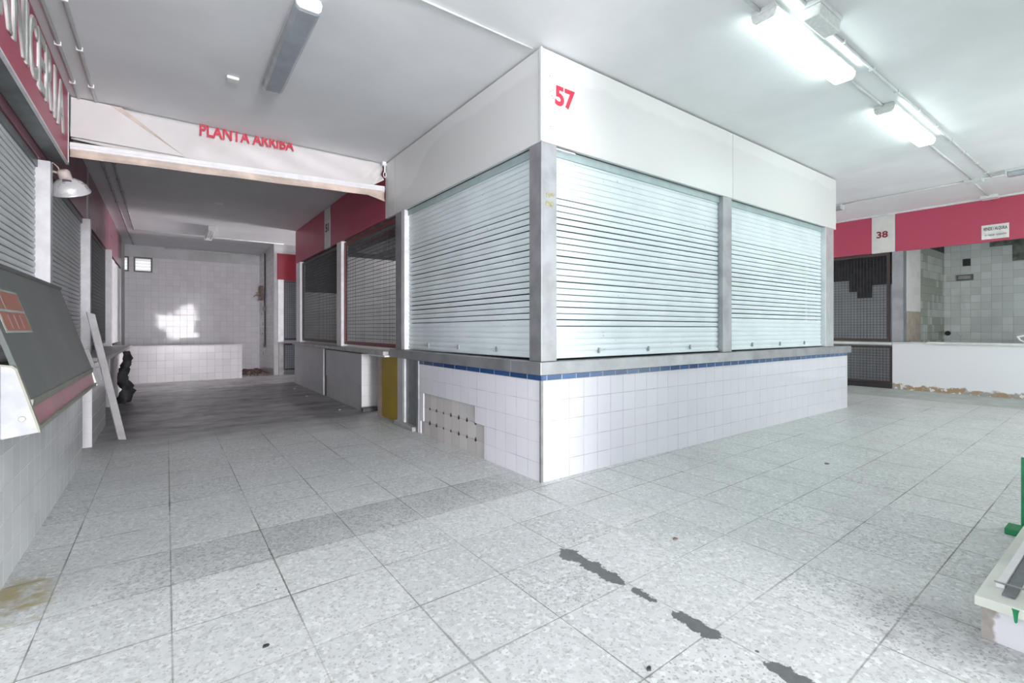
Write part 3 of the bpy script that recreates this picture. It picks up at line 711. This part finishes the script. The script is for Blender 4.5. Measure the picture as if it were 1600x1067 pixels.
# sign CARNICERIA
sg = thing('shop_sign', 'long red butcher sign with grey raised letters along the left ceiling', 'sign', (-3.05, 0, 2.63))
B(-3.11, -2.995, -.04, 3.055, 2.634, H-.005).build('box', 'dark_metal', sg)
B(-2.995, -2.985, -.04, 3.05, 2.645, H-.01).build('face', 'red', sg)
fm = MB().box(-3.0, -2.980, -.04, 3.065, 2.628, 2.642).box(-3.0, -2.980, 3.05, 3.065, 2.642, H-.005)
fm.build('frame', 'alu_light', sg)
for ch, ya, yb in (('C', 0.170, 0.460), ('A', 0.490, 0.790), ('R', 0.830, 1.090), ('N', 1.130, 1.390), ('I', 1.435, 1.490), ('C', 1.530, 1.750), ('E', 1.790, 1.990), ('R', 2.040, 2.290), ('I', 2.380, 2.440), ('A', 2.510, 2.790)):
    o = text(ch, 'letter', 'grey_letters', sg, (-2.984, ya, 2.816), (0, 1, 0), (0, 0, 1), yb-ya, .397, .012, .01)
    o2 = text(ch, 'letter_outline', 'white_edge', sg, (-2.9845, ya-.014, 2.811), (0, 1, 0), (0, 0, 1), yb-ya+.02, .407, .009, .02)
    o2.parent = o

# bell shaped lamp
ax = Vector((.2, .45, -.8)).normalized(); o0 = Vector((-2.985, 2.955, 2.475)); LS = .78
wl = thing('reflector_lamp', 'round aluminium reflector lamp on an arm under the red sign', 'lamp', (-3.08, 2.96, 2.4))
def sc(p): return [(r*LS, h*LS) for r, h in p]
MB().lathe(sc([(.05, .0), (.085, .012), (.13, .045), (.162, .09), (.178, .145), (.184, .15), (.184, .162), (.178, .162), (.158, .095), (.126, .052), (.083, .02), (.05, .008)]), o0, ax, 40).build('reflector', 'reflector', wl, smooth=True)
MB().lathe(sc([(0, -.10), (.04, -.098), (.056, -.08), (.06, .0), (.05, .01), (.0, .01)]), o0, ax, 24).build('neck', 'neck', wl, smooth=True)
sv = (Vector((-2.27, -2.745, 1.15))-o0).normalized(); so = o0+sv*.055+ax*.02
MB().box(so.x-.03, so.x+.03, so.y-.008, so.y+.008, so.z-.013, so.z+.012).build('vent_slot', 'black', wl, bevel=.005)
MB().lathe(sc([(.024, .0), (.03, .05), (.045, .08), (.04, .11), (0, .125)]), o0, ax, 20).build('bulb', 'clear', wl, smooth=True)
MB().tube([o0-ax*.03, (-3.05, 2.96, 2.52), (-3.10, 2.96, 2.53)], .010, 8).build('arm', 'neck', wl)
MB().lathe([(0, 0), (.05, 0), (.05, .03), (.03, .035), (0, .035)], (-3.114, 2.96, 2.53), (1, 0, 0), 20).build('wall_plate', 'steel', wl)
MB().tube([(-3.10, 2.955, 2.545), (-3.07, 2.955, 2.60), (-3.04, 2.955, 2.57), (-3.02, 2.955, 2.53)], .005, 6).build('wire', 'neck', wl)

# leaning strip
ls = MB(); b0, b1 = Vector((-2.655, 3.60, 0.0)), Vector((-2.905, 3.62, 1.30)); dv = (b1-b0); off = Vector((.0, .0, 0))
q = [b0+Vector((-.018, -.02, 0)), b0+Vector((.018, .02, 0)), b1+Vector((.02, .03, 0)), b1+Vector((-.018, -.02, .02))]
t_ls = thing('leaning_metal_strip', 'narrow metal strip leaning against the left counter', 'strip', tuple(b0))
u1 = Vector((.045, 0, .0086)); 
MB().prism([b0+Vector((-.012, 0, .01)), b0+Vector((.05, 0, .002)), b1+Vector((.052, 0, 0)), b1+Vector((-.012, 0, .02))], (0, .012, 0)).build('web', 'stripalu', t_ls, bevel=.001)
MB().prism([b0+Vector((-.016, -.015, .01)), b0+Vector((-.010, -.015, .01)), b1+Vector((-.010, -.015, .02)), b1+Vector((-.016, -.015, .02))], (0, .03, 0)).build('flange', 'greyplastic', t_ls)

# ------------------------------------------------------------------ awning banner
aw = thing('awning_banner', 'cream vinyl banner printed in red stretched across the passage under the ceiling', 'banner', (-1.5, 3.15, 2.7))
def lerp(a, b, t): return a+(b-a)*t
XA, XBn = -2.975, -.035
rows = []; NU, NV = 60, 14
for j in range(NV+1):
    v = j/NV; row = []
    for i in range(NU+1):
        u = i/NU; x = lerp(XA, XBn, u)
        zt = H-.006; zb = lerp(2.892, 2.815, u/.28) if u < .28 else lerp(2.80, 2.93, (u-.28)/.72)
        if u > .93: zb += (u-.93)*1.6
        z = lerp(zt, zb, v)
        yy = 3.17-.035*v+.012*math.sin(u*9+v*2)*v+(.018*math.sin(u*27-v*9)+.012*math.sin(u*47+v*5))*v*(1-v)*2*(u > .3)
        if u > .75: yy += .03*math.sin((u-.75)*85+v*9)*(u-.75)*3.5*(.3+v)
        row.append((x, yy, z))
    rows.append(row)
MB().grid(rows).build('vinyl_sheet', 'vinyl', aw, smooth=True, solid=.002)
# overlapping flap on the left with its stained diagonal edge
MB().prism([(XA, 3.135, H-.008), (-2.69, 3.135, H-.008), (-2.12, 3.105, 2.895), (XA, 3.105, 2.902)], (0, .006, 0)).build('overlap_flap', 'vinyl', aw)
MB().prism([(-2.70, 3.131, H-.01), (-2.615, 3.131, H-.01), (-2.13, 3.10, 2.905), (-2.165, 3.10, 2.93)], (0, .004, 0)).build('stained_fold', 'foldedge', aw, label='stained diagonal fold')
text('PLANTA ARRIBA', 'lettering', 'redpaint', aw, (-1.992, 3.120, 3.150), (1, 0, .036), (0, 0, 1), .905, .128, .003, .022, cut=((0, 0, H-.012), (0, 0, 1)), label='red block lettering')
# front bar and hanging hem
bz0, bz1 = 2.775, 2.87
MB().prism([(XA, 3.06, 2.775), (XA, 3.06, 2.838), (XA, 3.10, 2.84), (XA, 3.10, 2.775)], (XBn-XA, 0, .118)).build('front_bar', 'white_paint', aw, bevel=.004)
MB().prism([(XA, 3.052, 2.80), (XA, 3.052, 2.812), (XA, 3.062, 2.812), (XA, 3.062, 2.80)], (XBn-XA, 0, .118)).build('bar_ridge', 'alu_light', aw)
rows = []
for j in range(6):
    v = j/5
    rows.append([(lerp(XA, XBn, i/40), 3.065+.02*math.sin(v*3)+.008*math.sin(i*.6)*v, lerp(2.78, 2.898, i/40)-v*(.075 if i < 38 else .075+.02*(i-37))) for i in range(41)])
MB().grid(rows).build('hem', 'beigecloth', aw, smooth=True, solid=.003, label='beige stained hem')
B(-2.97, -2.4, 3.2, 3.24, 2.82, 2.9).build('roller_tube', 'mesh_frame', aw)
hk = thing('banner_hook', 'white metal eye hook holding the right end of the banner', 'hook', (-.02, 3.12, 3.1))
B(-.05, .0, 3.09, 3.15, H-.05, H).build('bracket', 'white_paint', hk, bevel=.003)
MB().tube([(-.02, 3.1, H-.05), (-.02, 3.1, 3.15)], .012, 8).build('shank', 'white_paint', hk)
MB().tube([(-.02+.018*math.cos(a), 3.1, 3.115+.034*math.sin(a)) for a in [math.pi/2+k*math.pi/8 for k in range(17)]], .006, 6).build('ring', 'white_paint', hk)

# ------------------------------------------------------------------ stall 38 (right)
XF = 8.51
fascia('short red fascia panel left of number 38', XF, XF+.05, .515, 1.99, 2.575, H-.03, 'red')
p38 = fascia('off white fascia panel with maroon number 38', XF-.003, XF+.05, .155, .51, 2.57, H-.03, 'panel38')
text('38', 'number', 'maroonnum', p38, (XF-.0035, .435, 2.845), (0, -1, 0), (0, 0, 1), .175, .125, .003, .03)
fascia('long red fascia panel right of number 38', XF, XF+.05, -4.9, .15, 2.565, H-.03, 'red')
ns = thing('notice', 'small white for sale notice on the red fascia right of number 38', 'notice', (XF-.004, -1.14, 2.6))
B(XF-.004, XF, -1.30, -.985, 2.605, 2.835).build('card', 'paper', ns)
text('VENDE / ALQUILA', 'print', 'ink', ns, (XF-.0045, -1.005, 2.735), (0, -1, 0), (0, 0, 1), .275, .062, .001, .02)
text('TF. 948520 - 653297593', 'small_print', 'ink', ns, (XF-.0045, -1.02, 2.655), (0, -1, 0), (0, 0, 1), .25, .028, .001, .0)
post('wide grey pillar under number 38', XF, XF+.17, .035, .2, .92, 2.57, 'steel')
grille('mesh_grille', 'dark wire mesh door left of the pillar under number 38', 'x', XF+.05, .29, 1.75, .97, 2.52, .052, .0026, .05, 'mesh_frame', (XF+.05, 1, .9), GG)
grille('mesh_grille', 'low wire mesh opening under the counter of stall 38', 'x', XF+.06, .25, 1.75, .18, .80, .052, .003, .03, 'mesh_frame', (XF+.06, 1, .1), GG)
B(XF-.04, XF+.2, .2, 1.85, .86, .905).build('stone_worktop', 'paleslab', loc=(XF, 1, .86), label='thin pale worktop under the dark mesh door left of number 38', cat='worktop')
B(XF, XF+.18, .2, 1.85, .0, .14).build('black_kerb', 'black', loc=(XF+.1, 1, 0), label='black kerb on the floor under the low mesh opening', cat='kerb')
w38 = thing('stall_counter', 'white plastered counter wall with crumbling base at stall 38', 'counter', (XF+.1, -2, 0))
B(XF, XF+.165, -4.9, .195, 0, .885).build('plaster_wall', 'stallwall', w38)
B(XF-.045, XF+.17, -4.9, -.3, .886, .925).build('counter_top', 'paleslab', w38, bevel=.005)
B(XF-.01, XF+.165, -.3, .195, .885, .915).build('rough_edge', 'plaster', w38)
B(XR-.02, XR-.001, -.365, -.25, 2.47, 2.62).build('wall_opening', 'black', loc=(XR, -.3, 2.45), label='square black hole high in the tiled back wall of stall 38', cat='hole')
os_ = thing('open_switch_box', 'bared switch box below the square black hole in stall 38', 'switch box', (XR-.02, -.2, 2.15))
B(XR-.008, XR-.001, -.41, .02, 2.16, 2.30).build('backing', 'tile_stallside', os_)
B(XR-.03, XR-.008, -.41, -.15, 2.17, 2.29).build('box', 'dark_metal', os_)
B(XR-.035, XR-.03, -.37, -.18, 2.2, 2.27).build('cover', 'slab', os_)
lk = MB().lathe([(0, 0), (.045, 0), (.05, .02), (.03, .05), (0, .05)], (XR-.002, -.01, 1.06), (-1, 0, 0), 16)
lk.build('black_socket', 'black', loc=(XR, 0, 1.05), label='round black socket low on the tiled back wall of stall 38', cat='socket')
B(XR-.02, XR-.001, -.27, -.17, 1.02, 1.09).build('grey_socket', 'alu', loc=(XR, -.2, 1.02), bevel=.004, label='grey rectangular socket low on the tiled back wall of stall 38', cat='socket')
dm = MB()
for y0, y1, z0, z1 in ((-1.6, -.65, 2.82, 3.1), (-1.6, -.97, 2.5, 2.82), (-1.6, -1.13, 2.36, 2.5)):
    dm.box(XR-.006, XR-.0005, y0, y1, z0, z1)
dm.build('bare_patch', 'bare', loc=(XR, -1.2, 2.4), label='dark patch of missing tiles at the top of the stall 38 back wall', cat='patch')
dp_ = MB()
for y0, y1, zb in ((1.091, 1.85, 2.143), (.952, 1.091, 1.909), (.696, .952, 1.778), (.18, .696, 2.025)): dp_.box(9.14, 9.1495, y0, y1, zb, 3.2)
dp_.build('bare_patch', 'dark', loc=(9.15, 1, 1.8), label='dark stepped area of missing tiles behind the dark mesh door left of number 38', cat='patch')
M['pinktile'] = tile('pale pink tiles', 'y', .155, .155, 8.7, .4, (.92, .86, .87), (.66, .6, .6), .002, dirt=.03)
tp = MB().box(8.70, 9.55, .036, .0495, 1.48, 2.70)
tp.build('tile_pilaster', 'pinktile', loc=(9, .04, 1.55), label='strip of pale pink tiles beside the pillar under number 38', cat='tiles')
B(8.70, 9.55, .036, .0495, .93, 1.475).build('beige_tiles', 'beige', loc=(9, .04, .93), label='beige bared strip under the pale pink tiles', cat='tiles')
wt = MB().tube([(XF+.05, -1.385, 1.035), (XF+.05, -1.41, .975), (XF+.05, -1.47, .94)], .013, 8).tube([(XF+.05, -1.385, 1.025), (XF+.05, -1.5, 1.06), (XF+.05, -1.75, 1.075), (XF+.05, -1.9, 1.0), (XF+.05, -1.9, .94)], .014, 8)
wt.build('white_wire_stand', 'white_paint', loc=(XF, -1.5, .93), label='white bent stand on the counter of stall 38 at the right edge', cat='stand')

# ------------------------------------------------------------------ ceiling fittings
GL = 'fluorescent ceiling fittings'
def fixture(label, cx, cy, L, along, lit, w=.15, tubes=False):
    t = thing('ceiling_lamp', label, 'ceiling lamp', (cx, cy, H), GL)
    def P(l, q, z): return (cx+l, cy+q, z) if along == 'x' else (cx+q, cy+l, z)
    h = L/2; hw = w/2
    m = MB().prism([P(-h, -hw*.86, H), P(-h, hw*.86, H), P(-h, hw, H-.035), P(-h, -hw, H-.035)], Vector(P(h, 0, 0))-Vector(P(-h, 0, 0)))
    m.build('housing', 'conduit', t, bevel=.004)
    dp = [(-hw*.98, -.036), (hw*.98, -.036), (hw*.9, -.072), (hw*.68, -.092), (-hw*.68, -.092), (-hw*.9, -.072)]
    hb = h-.02
    m = MB().prism([P(-hb, q, H+z) for q, z in dp], Vector(P(hb, 0, 0))-Vector(P(-hb, 0, 0)))
    m.build('diffuser', (lit if lit else 'lampunlit'), t, bevel=.010)
    for e in (-1, 1):
        m = MB().prism([P(e*h, q*.98, H+z*.97) for q, z in dp], Vector(P(e*.02*-1, 0, 0))-Vector(P(0, 0, 0)))
        m.build('end_cap', 'conduit' if not lit else 'clear', t, bevel=.003)
    return t
fixture('lit ceiling lamp nearest the camera, above the 57 kiosk aisle', 1.60, -1.185, 1.36, 'x', 'lit', .17)
fixture('second lit ceiling lamp, farther towards stall 38', 3.90, -1.185, 1.36, 'x', 'lit', .17)
fixture('unlit ceiling lamp lengthways above the near left passage', -1.53, 1.14, 1.32, 'y', False, .17)
fixture('unlit ceiling lamp at the far right edge before the red fascia', 6.86, -2.17, 1.36, 'y', False, .15)
fixture('unlit ceiling lamp half hidden behind the right end of the kiosk', 7.05, 1.16, 1.36, 'y', False, .15)
# bare batten far down the passage
bt = thing('ceiling_lamp', 'small white batten lamp far down the left passage', 'ceiling lamp', (-1.49, 9.5, H), GL)
B(-1.57, -1.43, 8.85, 10.1, H-.06, H).build('housing', 'white_paint', bt, bevel=.004)
for dx in (-.045, .045): MB().tube([(-1.5+dx, 8.9, H-.085), (-1.5+dx, 10.05, H-.085)], .016, 10).build('tube', 'clear', bt, smooth=True)
B(-1.57, -1.43, 8.83, 8.9, H-.11, H-.06).build('end_holder', 'white_paint', bt); B(-1.57, -1.43, 10.05, 10.12, H-.11, H-.06).build('end_holder', 'white_paint', bt)
em = thing('emergency_light', 'small boxy clear emergency light beside the nearest lit lamp', 'emergency light', (1.28, -1.39, H))
B(1.11, 1.46, -1.455, -1.325, H-.03, H).build('base', 'conduit', em, bevel=.006)
MB().prism([(1.12, -1.45, H-.03), (1.12, -1.33, H-.03), (1.12, -1.34, H-.105), (1.12, -1.44, H-.105)], (.33, 0, 0)).build('cover', 'clear', em, bevel=.008)
def conduit(label, pts, r=.011, mat='conduit', clips=0, group='conduits along the ceiling'):
    t = thing('conduit', label, 'conduit', pts[0], group)
    MB().tube(pts, r, 8).build('pipe', mat, t, smooth=True)
    a, b = Vector(pts[0]), Vector(pts[-1])
    for i in range(clips):
        p = a.lerp(b, (i+.5)/clips); dx = .02 if abs((b-a).y) > abs((b-a).x) else .008; dy = .008 if dx == .02 else .02
        B(p.x-dx, p.x+dx, p.y-dy, p.y+dy, p.z-r-.003, p.z+r).build('clip', 'white_paint' if mat == 'conduit' else mat, t)
    return t
zc = H-.012
conduit('white conduit from the nearest lit lamp out of the frame', [(-.02, -1.16, zc), (.93, -1.16, zc)])
conduit('white conduit between the two lit ceiling lamps', [(2.28, -1.17, zc), (3.22, -1.17, zc)])
conduit('white conduit from the second lit lamp to the junction box', [(4.58, -1.16, zc), (6.96, -1.15, zc)])
conduit('white conduit running past the emergency light beside the lit lamps', [(-.2, -1.365, zc), (1.1, -1.365, zc)])
conduit('long white conduit from the emergency light towards the red fascia', [(1.46, -1.345, zc), (7.0, -1.33, zc)], clips=9)
conduit('white conduit crossing the ceiling in front of stall 38', [(7.02, .55, zc), (7.02, -1.5, zc)])
conduit('short white conduit from junction box to the fascia trunking', [(7.115, -1.12, zc), (8.275, -1.1, zc)])
B(6.93, 7.11, -1.24, -1.06, H-.045, H-.0).build('junction_box', 'conduit', loc=(7.02, -1.15, H), bevel=.006, label='white junction box where the ceiling conduits cross', cat='junction box', group='ceiling junction boxes')
B(8.28, 8.46, -1.2, -1.0, H-.05, H).build('junction_box', 'conduit', loc=(8.37, -1.1, H), bevel=.006, label='white junction box at the top of the long red fascia', cat='junction box', group='ceiling junction boxes')
B(XF-.05, XF+.05, -4.9, 1.99, H-.03, H-.001).build('trunking', 'conduit', loc=(XF, -1, H), bevel=.003, label='white cable trunking along the top of the red fascia of stall 38', cat='trunking')
conduit('thin white conduit from the kiosk corner across the near ceiling', [(-2.7, .07, H-.008), (-.03, .07, H-.008)], .007)
conduit('grey conduit nearest the red sign on the left ceiling', [(-2.92, -3.0, zc), (-2.92, 3.10, zc)], .014, clips=9)
conduit('second grey conduit from the red sign on the left ceiling', [(-2.80, -3.0, zc), (-2.80, 3.10, zc)], .014, clips=9)
conduit('dusty conduit along the left fascia beyond the banner', [(-2.93, 3.26, zc), (-2.94, 12.5, zc)], .014, 'dark_conduit', clips=12)
conduit('second dusty conduit from the left fascia beyond the banner', [(-2.81, 3.26, zc), (-2.83, 10.2, zc)], .014, 'dark_conduit', clips=9)
conduit('white conduit crossing the passage ceiling at the batten lamp', [(-2.83, 10.2, zc), (.1, 10.2, zc)], .014)
conduit('white conduit along the top of the tiled back wall', [(-2.3, YB-.025, H-.025), (-.12, YB-.025, H-.025)], .016, clips=4)
B(-1.86, -1.77, 1.87, 1.96, H-.025, H).build('ceiling_sensor', 'white_paint', loc=(-1.8, 1.9, H), bevel=.006, label='small white square box on the ceiling left of the unlit lamp', cat='sensor')
B(-1.62, -1.5, 6.65, 6.72, H-.02, H).build('ceiling_plate', 'white_paint', loc=(-1.56, 6.7, H), bevel=.004, label='tiny white plate on the ceiling beyond the banner', cat='plate')

# ------------------------------------------------------------------ right foreground
pl = thing('marble_step', 'low white marble step with green paint drip at the lower right', 'step', (.9, -2.8, 0))
B(.19, 1.6, -4.2, -2.342, 0, .125).build('riser', 'riser', pl)
B(.16, 1.6, -4.2, -2.328, .126, .162).build('slab', 'marble', pl, bevel=.003)
dr = MB().prism([(.1585, -2.445, .158), (.1585, -2.425, .158), (.1585, -2.428, .146), (.1585, -2.432, .112), (.1585, -2.436, .108), (.1585, -2.440, .114), (.1585, -2.442, .146)], (.0012, 0, 0))
dr.build('paint_drip', 'green', pl, label='green paint drip')
tr = thing('threshold_track', 'dark grey threshold strip with white edge on the marble step', 'threshold', (.6, -2.42, .163))
B(.235, 1.55, -2.425, -2.39, .163, .169).build('dark_strip', 'anti', tr)
B(.30, 1.55, -2.388, -2.365, .163, .178).build('white_edge', 'white_paint', tr)
MB().tube([(.30, -2.36, .183), (.315, -2.6, .183)], .0035, 6).build('thin_rod', 'steel', tr)
gs = thing('green_stand', 'green metal barrier post with flat foot at the right edge', 'barrier', (1.66, -2.26, 0))
B(1.535, 1.66, -2.285, -2.215, 0, .035).build('foot', 'green', gs, bevel=.004)
B(1.665, 1.70, -2.305, -2.264, .0, .42).build('upright', 'green', gs, bevel=.003)
B(1.665, 1.70, -3.4, -2.306, .38, .42).build('top_bar', 'green', gs, bevel=.003)
B(1.663, 1.702, -2.307, -2.262, .421, .428).build('white_cap', 'white_paint', gs)

# ------------------------------------------------------------------ small litter
GP = 'scraps on the floor'
for lab, x, y, q, mt in (('white paper scrap at the foot of the grey board', -.28, 7.1, .03, 'paper'), ('white scrap on the dark floor nearer than the paper by the grey board', -.33, 5.9, .022, 'paper'),
                     ('tiny white scrap beside the grey tiled counter', -.28, 4.15, .015, 'paper'), ('brown dead leaf on the pale floor tiles right of the kiosk corner', 2.28, -1.05, .03, 'debris'),
                     ('small brown leaf in front of the cracked tiles', -.02, -1.17, .02, 'debris'), ('dark crumb on the near floor tiles', -.95, -1.72, .012, 'black'), ('dark crumb on the near left floor tiles', -1.98, -.83, .012, 'black')):
    pts = [(x+q*math.cos(a)*random.uniform(.5, 1.2), y+q*math.sin(a)*random.uniform(.4, .9), .0005) for a in [k*math.pi/3.5 for k in range(7)]]
    MB().prism(pts, (0, 0, .006)).build('floor_scrap', mt, loc=(x, y, 0), label=lab, cat='scrap', group=GP)

# ------------------------------------------------------------------ light
W = bpy.data.worlds.new('sky'); SC.world = W; W.use_nodes = True
bg = W.node_tree.nodes['Background']; bg.inputs[0].default_value = (.93, .95, 1.0, 1); bg.inputs[1].default_value = 1.2
def area(name, loc, rot, sx, sy, power, c):
    l = bpy.data.lights.new(name, 'AREA'); l.shape = 'RECTANGLE'; l.size = sx; l.size_y = sy; l.energy = power; l.color = c
    o = bpy.data.objects.new(name, l); COL.objects.link(o); o.location = loc; o.rotation_euler = rot
    return o
area('daylight_door', (-1.72, YF+.02, 1.4), (math.pi/2, 0, 0), 2.2, 2.6, 2000, (.99, .96, 1.0))
area('fill_left', (-6.95, -1.72, 1.4), (0, -math.pi/2, 0), 2.6, 3.0, 128, (.96, .98, 1.0))  # added fill through the left opening, brightens the kiosk's left face
area('fill_front', (5.4, -4.68, 1.4), (math.pi/2, 0, 0), 4.3, 2.6, 122, (.93, 1.0, .98))  # added fill for the right aisle, no visible source
area('fill_rear', (8.45, 9.35, 1.2), (0, 1.15, 0), 2.0, 1.7, 1000, (1.0, .93, .96))  # added fill for the far passage, no visible source
area('stall_fill', (1.5, 4.2, 3.2), (0, 0, 0), .3, 1.2, 30, (1, 1, 1))  # added fill behind the large mesh window, no fixture there
area('stall_fill_far', (1.5, 7.0, 3.2), (0, 0, 0), .3, 1.2, 13, (1, 1, 1))  # added fill behind the farther mesh window, also without a fixture
vs = SC.view_settings; vs.view_transform = 'Standard'; vs.look = 'None'; vs.gamma = 1; vs.exposure = 0.12; vs.use_curve_mapping = False
